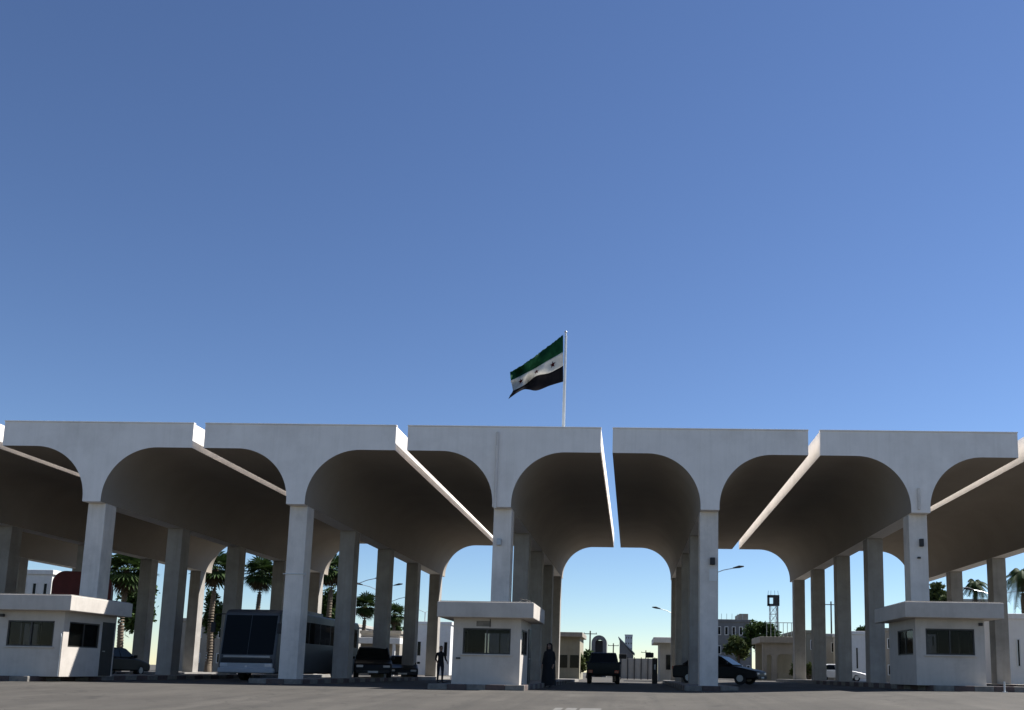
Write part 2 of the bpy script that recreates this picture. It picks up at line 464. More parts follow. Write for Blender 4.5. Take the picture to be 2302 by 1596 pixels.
# ------------------------------------------------------------------ guard booths
def make_booth():
    root = empty('guard_booth', (0, 0, 0))
    W, DP, z0, z1 = 2.26, 3.05, .17, 2.36          # walls
    wt = .12
    def wall_with_hole(a0, a1, h0, h1, hz0, hz1, axis, c0, c1, inner):
        m = MB()
        def bx(p0, p1, q0, q1):
            if axis == 'x': m.box(p0, p1, c0, c1, q0, q1)
            else: m.box(c0, c1, p0, p1, q0, q1)
        # ring of four quads built as one shell so that no seams show
        if axis == 'x':
            P = lambda a, z, c: (a, c, z)
        else:
            P = lambda a, z, c: (c, a, z)
        vs_ = []
        for c in (c0, c1):
            vs_ += [P(a0, z0, c), P(a1, z0, c), P(a1, z1, c), P(a0, z1, c), P(h0, hz0, c), P(h1, hz0, c), P(h1, hz1, c), P(h0, hz1, c)]
        fs = []; mi = []
        for o in (0, 8):
            for k in range(4):
                k2 = (k + 1) % 4
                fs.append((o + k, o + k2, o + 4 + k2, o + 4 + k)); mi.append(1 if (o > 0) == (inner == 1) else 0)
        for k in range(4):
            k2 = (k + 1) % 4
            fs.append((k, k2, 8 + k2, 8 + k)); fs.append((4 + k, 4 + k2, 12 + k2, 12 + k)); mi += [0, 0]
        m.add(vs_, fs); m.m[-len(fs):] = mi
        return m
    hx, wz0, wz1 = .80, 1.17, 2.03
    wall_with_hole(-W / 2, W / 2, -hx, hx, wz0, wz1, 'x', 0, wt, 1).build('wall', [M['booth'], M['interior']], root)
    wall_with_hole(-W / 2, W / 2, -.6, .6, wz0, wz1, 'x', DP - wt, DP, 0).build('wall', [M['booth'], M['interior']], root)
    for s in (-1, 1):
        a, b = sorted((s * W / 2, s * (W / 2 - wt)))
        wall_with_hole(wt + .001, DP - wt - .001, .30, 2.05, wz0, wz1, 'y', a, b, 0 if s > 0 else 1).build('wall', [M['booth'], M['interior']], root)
    # windows
    def window(axis, h0, h1, c, sgn, sill=True):
        f = MB(); t = .045
        def bx(p0, p1, q0, q1, d0, d1):
            lo, hi = sorted((c + sgn * d0, c + sgn * d1))
            if axis == 'x': f.box(p0, p1, lo, hi, q0, q1)
            else: f.box(lo, hi, p0, p1, q0, q1)
        bx(h0, h1, wz1 - t, wz1, .02, .09); bx(h0, h1, wz0, wz0 + t, .02, .09)
        bx(h0, h0 + t, wz0 + t, wz1 - t, .02, .09); bx(h1 - t, h1, wz0 + t, wz1 - t, .02, .09)
        md = (h0 + h1) / 2
        bx(md - t / 2, md + t / 2, wz0 + t, wz1 - t, .022, .088)
        fr = f.build('window_frame', M['frame'], root)
        for p0, p1, d in ((h0 + t, md - t / 2, .045), (md + t / 2, h1 - t, .06)):
            f = MB(); 
            lo, hi = sorted((c + sgn * d, c + sgn * (d + .006)))
            if axis == 'x': f.box(p0, p1, lo, hi, wz0 + t, wz1 - t)
            else: f.box(lo, hi, p0, p1, wz0 + t, wz1 - t)
            f.build('pane', M['glass'], fr)
        if sill:
            f = MB(); bx(h0 - .05, h1 + .05, wz0 - .05, wz0 - .002, -.05, .02)
            f.build('window_sill', M['booth'], fr, bevel=.008)
    window('x', -hx, hx, 0, 1)
    window('x', -.6, .6, DP, -1, False)
    window('y', .30, 2.05, W / 2, -1, False)
    window('y', .30, 2.05, -W / 2, 1, False)
    # door in the right-hand side wall, towards the rear
    d = MB().box(W / 2 + .002, W / 2 + .035, 2.2, 2.92, z0 + .02, 2.12).build('door', M['frame'], root, bevel=.008)
    MB().box(W / 2 + .036, W / 2 + .08, 2.26, 2.36, 1.05, 1.09).build('handle', M['steel'], d)
    # floor, desk and the roof slab with its deep fascia
    MB().box(-W / 2 + wt, W / 2 - wt, wt, DP - wt, z0 - .02, z0 + .02).build('floor', M['interior'], root)
    MB().box(-W / 2 + wt + .01, W / 2 - wt - .01, wt + .01, .62, 1.0, 1.04).build('desk', M['interior'], root)
    rf = MB().box(-1.6, 1.6, -.5, 3.2, 2.36, 2.87).build('roof_slab', M['booth'], root, bevel=.02)
    MB().box(-1.54, 1.54, -.44, 3.14, 2.872, 2.90).build('roof_topping', M['paving'], rf, bevel=.01)
    return root
bp = make_booth()
BY = 29.75
booth_specs = [(48, 'guard booth cut by the left picture edge, sunlit patch under its side window'),
               (1090, 'guard booth in the middle, below the flag, with light showing through its window'),
               (2147, 'guard booth at the right with windows on its front and left sides')]
booths = []
for k, (px, lab) in enumerate(booth_specs):
    b = bp if k == 0 else copy_tree(bp)
    bx_ = at(px, 1400, 29.25).x; b.location = (bx_, BY, gx(bx_))
    tag(b, lab, 'guard booth', 'guard booths at the gate')
    booths.append(b)

# cables on the middle booth's roof, a notice above its window; a conduit on the left booth's corner
for lab_r, (cx, cy) in enumerate(((1.15, .9), (1.05, 1.5))):
    pts = [(cx + .22 * math.cos(a) * (1 - a * .02), cy + .3 * math.sin(a), 2.905 + .05 + .16 * abs(math.sin(a * .5 + lab_r))) for a in [k * .35 for k in range(22)]]
    MB().tube(pts, .012, 6).build('cable', M['dark'], booths[1])
MB().box(-.36, .12, -.016, -.001, 2.09, 2.27).build('notice_board', M['kerb_a'], booths[1])
MB().tube([(.1, -.03, 2.34), (.1, -.03, 2.06)], .012, 6).build('conduit', M['frame'], booths[1])
MB().tube([(1.10, -.03, .18), (1.10, -.03, 1.5), (1.07, -.03, 1.62)], .022, 8).build('conduit', M['steel'], booths[0])
MB().box(-1.0, -.86, -.05, -.001, 1.0, 1.05).build('light_switch', M['dark'], booths[1])
for b_, x_ in ((booths[0], -1.0), (booths[2], 1.0)):
    MB().box(x_ - .06, x_ + .06, -.09, -.001, 2.14, 2.24).build('wall_lamp', M['dark'], b_, bevel=.01)

# white marker post beside the right booth
p = at(2258, 1540, 28.6)
o = MB().tube([(0, 0, 0), (0, 0, .34)], .03, 10).box(-.06, .06, -.06, .06, 0, .02).build('marker_post', M['white'], loc=(p.x, 28.6, gz(28.6) + gx(p.x)), smooth=R(40))
tag(o, 'short white marker post at the corner of the right booth island', 'post')

# ------------------------------------------------------------------ flag and pole on the roof
FY = 38.5
pb = at(1266, 969, FY); pt = at(1268.5, 749, FY)
root = empty('flagpole', (pb.x, FY, HT)); tag(root, 'tall pale flagpole standing on the middle canopy roof', 'flagpole')
hp = pt.z - HT
MB().tube([(0, 0, 0), (0, 0, hp * .5), (0, 0, hp)], [.066, .058, .042], 14).build('pole', M['polew'], root, smooth=R(40))
MB().tube([(0, 0, hp), (0, 0, hp + .06), (0, 0, hp + .12)], [.05, .07, .02], 12).build('finial', M['steel'], root, smooth=R(60))
MB().box(-.22, .22, -.22, .22, 0.002, .06).build('base_plate', M['steel'], root)
MB().tube([(.075, -.02, .3), (.06, -.02, hp - .1)], .008, 6).build('halyard', M['white'], root)
def bez(pts, u):
    n = len(pts) - 1; k = min(int(u * n), n - 1); t = u * n - k
    t2 = t
    p0 = pts[max(k - 1, 0)]; p1 = pts[k]; p2 = pts[k + 1]; p3 = pts[min(k + 2, n)]
    return tuple(.5 * ((2 * b) + (-a + c) * t2 + (2 * a - 5 * b + 4 * c - d) * t2 ** 2 + (-a + 3 * b - 3 * c + d) * t2 ** 3) for a, b, c, d in zip(p0, p1, p2, p3))
E_TOP = [(1266, 752), (1236, 775), (1206, 798), (1176, 819), (1145, 838)]
E_GW = [(1266, 791), (1236, 808), (1206, 826), (1176, 842), (1147, 856)]
E_WB = [(1266, 822), (1236, 838), (1206, 845), (1178, 866), (1152, 879)]
E_BOT = [(1266, 858), (1236, 867), (1206, 878), (1176, 876), (1141, 898)]
def flag_pt(u, v, off=0.0):
    band = [E_TOP, E_GW, E_WB, E_BOT]
    k = min(int(v * 3), 2); t = v * 3 - k
    a = bez(band[k], u); b = bez(band[k + 1], u)
    px, py = a[0] * (1 - t) + b[0] * t, a[1] * (1 - t) + b[1] * t
    wave = u * (.34 * math.sin(u * 9.0 + v * 3.2) + .20 * math.sin(u * 19 - v * 6)) + .12 * u * math.sin(v * 15 + u * 7)
    p = at(px, py, FY + wave + off)
    return p - Vector((pb.x, FY, HT))
froot = empty('flag', (pb.x, FY, HT))
tag(froot, 'green, white and black flag with three red stars blowing to the left', 'flag')
NU = 44
parts = {}
for nm, mt, v0, v1, nv in (('green_stripe', 'green', 0, 1 / 3, 9), ('white_stripe', 'fwhite', 1 / 3, 2 / 3, 9), ('black_stripe', 'black', 2 / 3, 1, 9)):
    m = MB(); vv = []
    for j in range(nv + 1):
        for i in range(NU + 1):
            u = i / NU; v = v0 + (v1 - v0) * j / nv
            if i == NU: u = 1 - rnd.random() * .09 * (1 if v < .8 else .3)
            q = flag_pt(u, v)
            if v == 0: q.z += (rnd.random() - .5) * .05 * (u > .02)
            vv.append(q)
    m.add(vv, [(j * (NU + 1) + i, j * (NU + 1) + i + 1, (j + 1) * (NU + 1) + i + 1, (j + 1) * (NU + 1) + i) for j in range(nv) for i in range(NU)])
    o = m.build(nm, M[mt], froot, smooth=R(60)); parts[nm] = o
    s = o.modifiers.new('solid', 'SOLIDIFY'); s.thickness = .008; s.offset = 0
for uc in (.2, .5, .8):
    m = MB(); ru, rv = .05, .085
    for side in (-1, 1):
        ring = []
        for k in range(10):
            rr = 1.0 if k % 2 == 0 else .42
            a = math.pi / 2 + k * math.pi / 5
            ring.append((uc + ru * rr * math.cos(a), .5 - rv * rr * math.sin(a)))
        pts = [flag_pt(uc, .5, side * .014)]
        for (u, v) in ring: pts.append(flag_pt(u, v, side * .014))
        m.add(pts, [(0, 1 + k, 1 + (k + 1) % 10) for k in range(10)])
    m.build('star', M['star'], parts['white_stripe'])

# ------------------------------------------------------------------ vehicles
def wheel(root, x, y, r, wdt):
    t = MB().tube([(x - wdt / 2, y, r), (x - wdt / 2 + .03, y, r), (x + wdt / 2 - .03, y, r), (x + wdt / 2, y, r)], [r * .9, r, r, r * .9], 20).build('wheel', M['rubber'], root, smooth=R(35))
    MB().tube([(x - wdt / 2 - .012, y, r), (x + wdt / 2 + .012, y, r)], r * .55, 14).build('rim', M['steel'], t, smooth=R(35))
def make_coach(loc):
    root = empty('coach', loc)
    W, LN = 2.5, 11.8
    prof = [(0.10, .32), (0.0, .75), (.02, 1.15), (.30, 2.95), (.52, 3.10), (.9, 3.15), (LN - .3, 3.15), (LN, 2.95), (LN, .45), (LN - .2, .32)]
    MB().prism_x(prof, -W / 2, W / 2).build('body', M['busdark'], root, bevel=.09, seg=4, smooth=R(30))
    # windscreen: bent sheet set proud of the raked nose
    def nose(z): return .02 + (z - 1.15) * (.28 / 1.8)
    ws = MB()
    for x0, x1 in ((-1.13, -.012), (.012, 1.13)):
        p = [(x0, nose(1.14) - .012, 1.14), (x1, nose(1.14) - .012, 1.14), (x1, nose(2.86) - .012, 2.86), (x0, nose(2.86) - .012, 2.86)]
        q = [(x, y + .03, z) for x, y, z in p]
        MB().add(p + q, [(0, 1, 2, 3), (7, 6, 5, 4), (0, 4, 5, 1), (1, 5, 6, 2), (2, 6, 7, 3), (3, 7, 4, 0)]).build('windscreen', M['dglass'], root)
    MB().box(-1.14, 1.14, -.028, .06, .50, .775).build('front_panel', M['busw'], root, bevel=.02)
    MB().box(-1.02, 1.02, -.035, 0.06, 1.0, 1.09).build('trim_strip', M['steel'], root, bevel=.01)
    MB().box(-1.1, 1.1, -.05, .1, .78, .96).build('grille', M['dark'], root, bevel=.02)
    MB().box(-1.22, 1.22, -.09, .15, .34, .56).build('bumper', M['busw'], root, bevel=.05, seg=3)
    for s in (-1, 1):
        MB().box(s * .98 - .17, s * .98 + .17, -.045, .05, .60, .76).build('headlight', M['lamp'], root, bevel=.03)
        mr = MB().tube([(s * 1.2, .25, 2.9), (s * 1.42, -.18, 2.85), (s * 1.45, -.25, 2.5)], .025, 8).build('mirror_arm', M['dark'], root)
        MB().box(s * 1.45 - .1, s * 1.45 + .1, -.31, -.2, 2.05, 2.5).build('mirror', M['dark'], mr, bevel=.03)
        x = s * (W / 2 + .004)
        for k in range(7):
            y0 = .95 + k * 1.5
            MB().box(*sorted((x, x - s * .02)), y0, y0 + 1.44, 1.75, 2.75).build('side_window', M['dglass'], root)
        for y in (2.4, 8.6): wheel(root, s * (W / 2 - .17), y, .5, .3)
    MB().box(-.8, .8, 4.5, 7.0, 3.152, 3.36).build('air_conditioner', M['busdark'], root, bevel=.06)
    MB().box(-.05, .05, -.03, .05, .58, .66).build('number_plate', M['white'], root)
    return root
p = at(553, 1500, 38.6)
tag(make_coach((p.x, 38.6, 0)), 'white coach with a tall dark windscreen facing the camera under the canopy', 'coach')

def make_car(name, loc, rz, paint, kind='sedan'):
    root = empty(name, loc, rz)
    W = 1.78
    if kind == 'sedan':
        body = [(0, .28), (-.02, .5), (.04, .68), (.9, .86), (1.35, .93), (3.6, .95), (4.35, .92), (4.45, .7), (4.42, .3)]
        cab = [(1.2, .93), (1.95, 1.40), (2.2, 1.45), (3.1, 1.44), (3.35, 1.38), (3.95, .95)]
        ax = (.85, 3.55); r = .31
    elif kind == 'suv':
        body = [(0, .38), (-.02, .6), (.04, .88), (.9, 1.05), (1.2, 1.10), (4.3, 1.12), (4.5, 1.05), (4.52, .7), (4.48, .4)]
        cab = [(1.05, 1.09), (1.7, 1.70), (1.95, 1.77), (4.0, 1.75), (4.2, 1.68), (4.45, 1.12)]
        ax = (.88, 3.62); r = .37; W = 1.88
    else:                                # pickup
        body = [(0, .42), (-.02, .65), (.04, .95), (.9, 1.10), (1.2, 1.14), (2.95, 1.12), (3.0, 1.2), (5.1, 1.2), (5.15, .6), (5.1, .45)]
        cab = [(1.05, 1.13), (1.65, 1.74), (1.85, 1.80), (2.75, 1.80), (2.9, 1.74), (2.98, 1.13)]
        ax = (.9, 4.1); r = .38; W = 1.86
    MB().prism_x(body, -W / 2, W / 2).build('body', paint, root, bevel=.07, seg=3, smooth=R(30))
    n = len(cab)
    zmin, zmax = min(z for _, z in cab), max(z for _, z in cab)
    m = MB()
    def hwid(z): return W / 2 - .05 - .16 * (z - zmin) / (zmax - zmin)
    vs_ = [(-hwid(z), y, z) for y, z in cab] + [(hwid(z), y, z) for y, z in cab]
    m.add(vs_, [tuple(range(n - 1, -1, -1)), tuple(range(n, 2 * n))] + [(i, (i + 1) % n, (i + 1) % n + n, i + n) for i in range(n)])
    cb = m.build('cabin', paint, root, bevel=.05, seg=3, smooth=R(30))
    def sheet(nm, p):
        a = Vector(p[0]); nrm = (Vector(p[1]) - a).cross(Vector(p[2]) - a).normalized() * .012
        MB().add([Vector(q) + nrm for q in p] + [Vector(q) - nrm for q in p], [(0, 1, 2, 3), (7, 6, 5, 4), (0, 4, 5, 1), (1, 5, 6, 2), (2, 6, 7, 3), (3, 7, 4, 0)]).build(nm, M['dglass'], root)
    def lerp(a, b, t): return (a[0] + (b[0] - a[0]) * t, a[1] + (b[1] - a[1]) * t)
    for nm, i0, i1 in (('windscreen', 0, 1), ('rear_window', n - 1, n - 2)):
        a = lerp(cab[i0], cab[i1], .1); b = lerp(cab[i0], cab[i1], .95)
        d = -.008 if i0 == 0 else .008
        sheet(nm, [(-hwid(a[1]) + .07, a[0] + d, a[1]), (hwid(a[1]) - .07, a[0] + d, a[1]), (hwid(b[1]) - .07, b[0] + d, b[1]), (-hwid(b[1]) + .07, b[0] + d, b[1])])
    z0, z1 = zmin + .06, zmax - .1
    def ys(z):      # front and rear limits of the cabin at height z
        t0 = (z - cab[0][1]) / (cab[1][1] - cab[0][1]); f = cab[0][0] + (cab[1][0] - cab[0][0]) * min(t0, 1)
        t1 = (z - cab[-1][1]) / (cab[-2][1] - cab[-1][1]); b = cab[-1][0] + (cab[-2][0] - cab[-1][0]) * min(t1, 1)
        return f + .12, b - .12
    (f0, b0), (f1, b1) = ys(z0), ys(z1)
    for s in (-1, 1):
        x0, x1 = s * (hwid(z0) + .004), s * (hwid(z1) + .004)
        cuts = (0, .5, 1) if kind != 'pickup' else (0, .55, 1)
        for c0, c1 in zip(cuts, cuts[1:]):
            g0, g1 = c0 + .015, c1 - .015
            sheet('side_window', [(x0, f0 + (b0 - f0) * g0, z0), (x0, f0 + (b0 - f0) * g1, z0), (x1, f1 + (b1 - f1) * g1, z1), (x1, f1 + (b1 - f1) * g0, z1)])
        hz = body[2][1] - .08
        MB().box(s * (W / 2 - .28) - .17, s * (W / 2 - .28) + .17, -.03, .08, hz - .12, hz).build('headlight', M['lamp'], root, bevel=.03)
        e = body[-2]; 
        MB().box(s * (W / 2 - .2) - .13, s * (W / 2 - .2) + .13, e[0] - .06, e[0] + .02, e[1], e[1] + .18).build('tail_light', M['redlamp'], root, bevel=.02)
        mx_ = s * (W / 2 + .06)
        MB().box(mx_ - .09, mx_ + .09, cab[0][0] + .25, cab[0][0] + .36, zmin + .02, zmin + .16).build('mirror', paint, root, bevel=.03)
        for y in ax: wheel(root, s * (W / 2 - .12), y, r, .24)
    MB().box(-W / 2 + .12, W / 2 - .12, -.06, .06, body[0][1], body[0][1] + .16).build('bumper', M['dark'], root, bevel=.03)
    MB().box(-.25, .25, -.068, -.05, body[0][1] + .03, body[0][1] + .13).build('number_plate', M['white'], root)
    return root
def car_at(px, Y, rz, paint, kind, label, cat='car', name='parked_car'):
    p = at(px, 1515, Y)
    return tag(make_car(name, (p.x, Y, gx(p.x)), rz, M[paint], kind), label, cat)
car_at(838, 45.5, R(17), 'carblack', 'suv', 'black off-road car facing the camera between columns left of the middle booth')
car_at(905, 52.5, R(16), 'cargrey', 'sedan', 'dark sedan partly hidden behind the black off-road car')
car_at(1356, 55.5, R(182), 'cargrey', 'pickup', 'dark pickup truck driving away through the central bay', 'pickup truck', 'pickup_truck')
car_at(1712, 45.0, R(66), 'carblack', 'sedan', 'dark sedan parked at an angle just right of the column without a booth')
car_at(1862, 78.0, R(80), 'carblack', 'sedan', 'black sedan seen from its side beyond the right columns')
car_at(1940, 76.0, R(95), 'carwhite', 'sedan', 'white sedan beyond the canopy, left of the right booth')

car_at(300, 47.0, R(178), 'carblack', 'sedan', 'black sedan behind the left booth, under the fan palm')
# truck with a rounded dark red tarpaulin, above the left booth's roof
tr = empty('covered_truck', (at(176, 1400, 42.5).x, 42.5, 0), R(29))
tag(tr, 'truck under a rounded dark red tarpaulin behind the left booth', 'truck')
hwid_ = 1.25
pr = [(-hwid_, 1.25), (hwid_, 1.25), (hwid_, 4.42)] + [(hwid_ - .55 + .55 * math.cos(a), 4.42 + .62 * math.sin(a)) for a in (math.pi / 2 * k / 8 for k in range(1, 9))] + [(-hwid_ + .55 - .55 * math.sin(a), 4.42 + .62 * math.cos(a)) for a in (math.pi / 2 * k / 8 for k in range(0, 9))]
MB().prism_y(pr, 0, 3.6).build('tarpaulin', M['tarp'], tr, smooth=R(30), bevel=.03)
MB().box(-1.2, 1.2, .05, 6.9, .85, 1.24).build('chassis', M['dark'], tr)
MB().box(-1.24, 1.24, -.06, -.002, 1.0, 2.1).build('tailgate', M['dark'], tr, bevel=.02)
cabp = [(4.8, .7), (6.9, .7), (6.95, 1.7), (6.6, 2.8), (4.9, 2.9)]
MB().prism_x(cabp, -1.2, 1.2).build('cab', M['busw'], tr, bevel=.08)
MB().box(-1.05, 1.05, 6.74, 6.82, 1.8, 2.5).build('windscreen', M['dglass'], tr)
for s in (-1, 1):
    for y in (1.0, 2.1, 5.9): wheel(tr, s * 1.05, y, .48, .3)
    MB().box(s * .95 - .15, s * .95 + .15, -.02, .04, .88, .98).build('tail_light', M['redlamp'], tr)

# ------------------------------------------------------------------ people
def make_person(loc, rz, top, bottom, label, robe=False, arm_bend=0.0):
    V, Ed, Rd = [], [], []
    def v(p, r, prev=None):
        V.append(p); Rd.append(r)
        if prev is not None: Ed.append((prev, len(V) - 1))
        return len(V) - 1
    pel = v((0, 0, .95), (.165, .12))
    wst = v((0, 0, 1.12), (.14, .10), pel)
    ch = v((0, .01, 1.32), (.175, .115), wst)
    nb = v((0, .015, 1.47), (.075, .07), ch)
    nk = v((0, .0, 1.53), (.058, .06), nb)
    hd0 = v((0, -.01, 1.60), (.078, .09), nk)
    hd1 = v((0, -.012, 1.67), (.083, .10), hd0)
    hd2 = v((0, -.005, 1.735), (.06, .07), hd1)
    for s in (-1, 1):
        hp_ = v((s * .095, 0, .88), (.095, .10), pel)
        kn = v((s * .11, -.02, .50), (.062, .066), hp_)
        an = v((s * .115, .01, .09), (.04, .045), kn)
        ft = v((s * .125, -.10, .045), (.042, .035), an)
        v((s * .13, -.19, .035), (.036, .028), ft)
        sh = v((s * .185, .01, 1.42), (.062, .065), ch)
        el = v((s * .245, .01, 1.13), (.045, .046), sh)
        wr = v((s * .25, -.10 - arm_bend, .90 + arm_bend), (.029, .031), el)
        hn = v((s * .25, -.14 - arm_bend, .83 + arm_bend * 1.2), (.036, .022), wr)
        for k in range(4):
            f1 = v((s * (.25 + (k - 1.5) * .0), -.165 - arm_bend - .012 + (k - 1.5) * .020, .775 + arm_bend * 1.2 + abs(k - 1.5) * .006), (.009, .009), hn)
            v((s * (.24), -.165 - arm_bend + (k - 1.5) * .020, .735 + arm_bend * 1.2 + abs(k - 1.5) * .006), (.008, .008), f1)
        t1 = v((s * .225, -.185 - arm_bend, .82 + arm_bend * 1.2), (.010, .010), hn)
        v((s * .22, -.20 - arm_bend, .785 + arm_bend * 1.2), (.009, .009), t1)
    me = bpy.data.meshes.new('person_base'); me.from_pydata(V, Ed, [])
    ob = bpy.data.objects.new('person_base', me); COL.objects.link(ob)
    sk = ob.modifiers.new('skin', 'SKIN'); sb = ob.modifiers.new('sub', 'SUBSURF'); sb.levels = 2; sb.render_levels = 2
    for i, r in enumerate(Rd): me.skin_vertices[0].data[i].radius = r
    for d in me.skin_vertices[0].data: d.use_root = False
    me.skin_vertices[0].data[0].use_root = True
    dg = bpy.context.evaluated_depsgraph_get(); dg.update()
    nm = bpy.data.meshes.new_from_object(ob.evaluated_get(dg))
    bpy.data.objects.remove(ob)
    nm.materials.clear()
    for m in (M['skin'], M[top], M[bottom], M['dark']): nm.materials.append(m)
    for pl in nm.polygons:
        c = pl.center
        if c.z > 1.50: k = 0
        elif c.z < .085: k = 3
        elif abs(c.x) > .19 and c.z < .93 + arm_bend * 1.1 and c.y < -.06: k = 0
        elif c.z < .97 and abs(c.x) < .205: k = 2
        else: k = 1
        pl.material_index = k; pl.use_smooth = True
    root = empty('person', loc, rz)
    b = bpy.data.objects.new('body', nm); COL.objects.link(b); b.parent = root
    # face and hair
    h = MB()
    n1, n2 = 10, 16; vs_ = []; fs = []
    for i in range(n1 + 1):
        th = math.pi * .5 * i / n1 * 1.15
        for j in range(n2):
            a = 2 * math.pi * j / n2
            fr = math.sin(a) < -.2
            t2 = min(th, math.pi * .5 * .62) if fr else th
            vs_.append((.094 * math.sin(t2) * math.cos(a), .012 + .116 * math.sin(t2) * math.sin(a), 1.672 + .105 * math.cos(t2)))
    for i in range(n1):
        for j in range(n2): fs.append((i * n2 + j, i * n2 + (j + 1) % n2, (i + 1) * n2 + (j + 1) % n2, (i + 1) * n2 + j))
    h.add(vs_, fs)
    h.build('hair', M[top] if robe else M['hair'], root, smooth=R(60))
    f = MB(); f.add([(-.014, -.10, 1.625), (.014, -.10, 1.625), (0, -.135, 1.63), (0, -.105, 1.675)], [(0, 1, 2), (0, 2, 3), (1, 3, 2), (0, 3, 1)])
    f.build('nose', M['skin'], root)
    for s in (-1, 1):
        MB().tube([(s * .034, -.088, 1.668), (s * .034, -.107, 1.668)], [.014, .008], 8).build('eye', M['dark'], root)
        MB().box(s * .088 - .008, s * .088 + .008, -.005, .035, 1.63, 1.69).build('ear', M['skin'], root, bevel=.006)
    MB().box(-.022, .022, -.106, -.095, 1.588, 1.596).build('mouth', M['tarp'], root)
    if robe:
        rings = [(.08, .30, .27), (.5, .27, .24), (.95, .25, .20), (1.2, .235, .18), (1.38, .215, .15), (1.47, .12, .11), (1.53, .085, .09)]
        vs_ = []; fs = []; n2 = 22
        for z, rx, ry in rings:
            for j in range(n2):
                a = 2 * math.pi * j / n2; k = 1 + (.06 * math.sin(a * 7) if z < 1.1 else 0)
                vs_.append((rx * k * math.cos(a), ry * k * math.sin(a), z))
        for i in range(len(rings) - 1):
            for j in range(n2): fs.append((i * n2 + j, i * n2 + (j + 1) % n2, (i + 1) * n2 + (j + 1) % n2, (i + 1) * n2 + j))
        o = MB().add(vs_, fs).build('robe', M[top], root, smooth=R(60))
        # scarf round the head, open at the face
        vs_ = []; fs = []
        for i in range(9):
            z = 1.45 + i * .042; rr = .125 if i < 6 else .125 * math.sqrt(max(.02, 1 - ((i - 5.2) / 3.0) ** 2))
            for j in range(n2):
                a = 2 * math.pi * j / n2
                vs_.append((rr * math.cos(a), .02 + rr * 1.05 * math.sin(a), z))
        for i in range(8):
            for j in range(n2):
                am = 2 * math.pi * (j + .5) / n2
                if math.sin(am) < -.62 and 2 <= i <= 6: continue
                fs.append((i * n2 + j, i * n2 + (j + 1) % n2, (i + 1) * n2 + (j + 1) % n2, (i + 1) * n2 + j))
        MB().add(vs_, fs).build('head_scarf', M[top], root, smooth=R(60))
    return tag(root, label, 'person')
p = at(990, 1500, 43.0)
make_person((p.x, 43.0, 0.0), R(30), 'cloth_black', 'cloth_navy', 'person in dark clothes standing left of the middle booth', arm_bend=.12)
p = at(1234, 1500, 36.3)
make_person((p.x, 36.3, 0.0), R(-20), 'cloth_black', 'cloth_black', 'person in a long black robe standing right of the middle booth', robe=True)

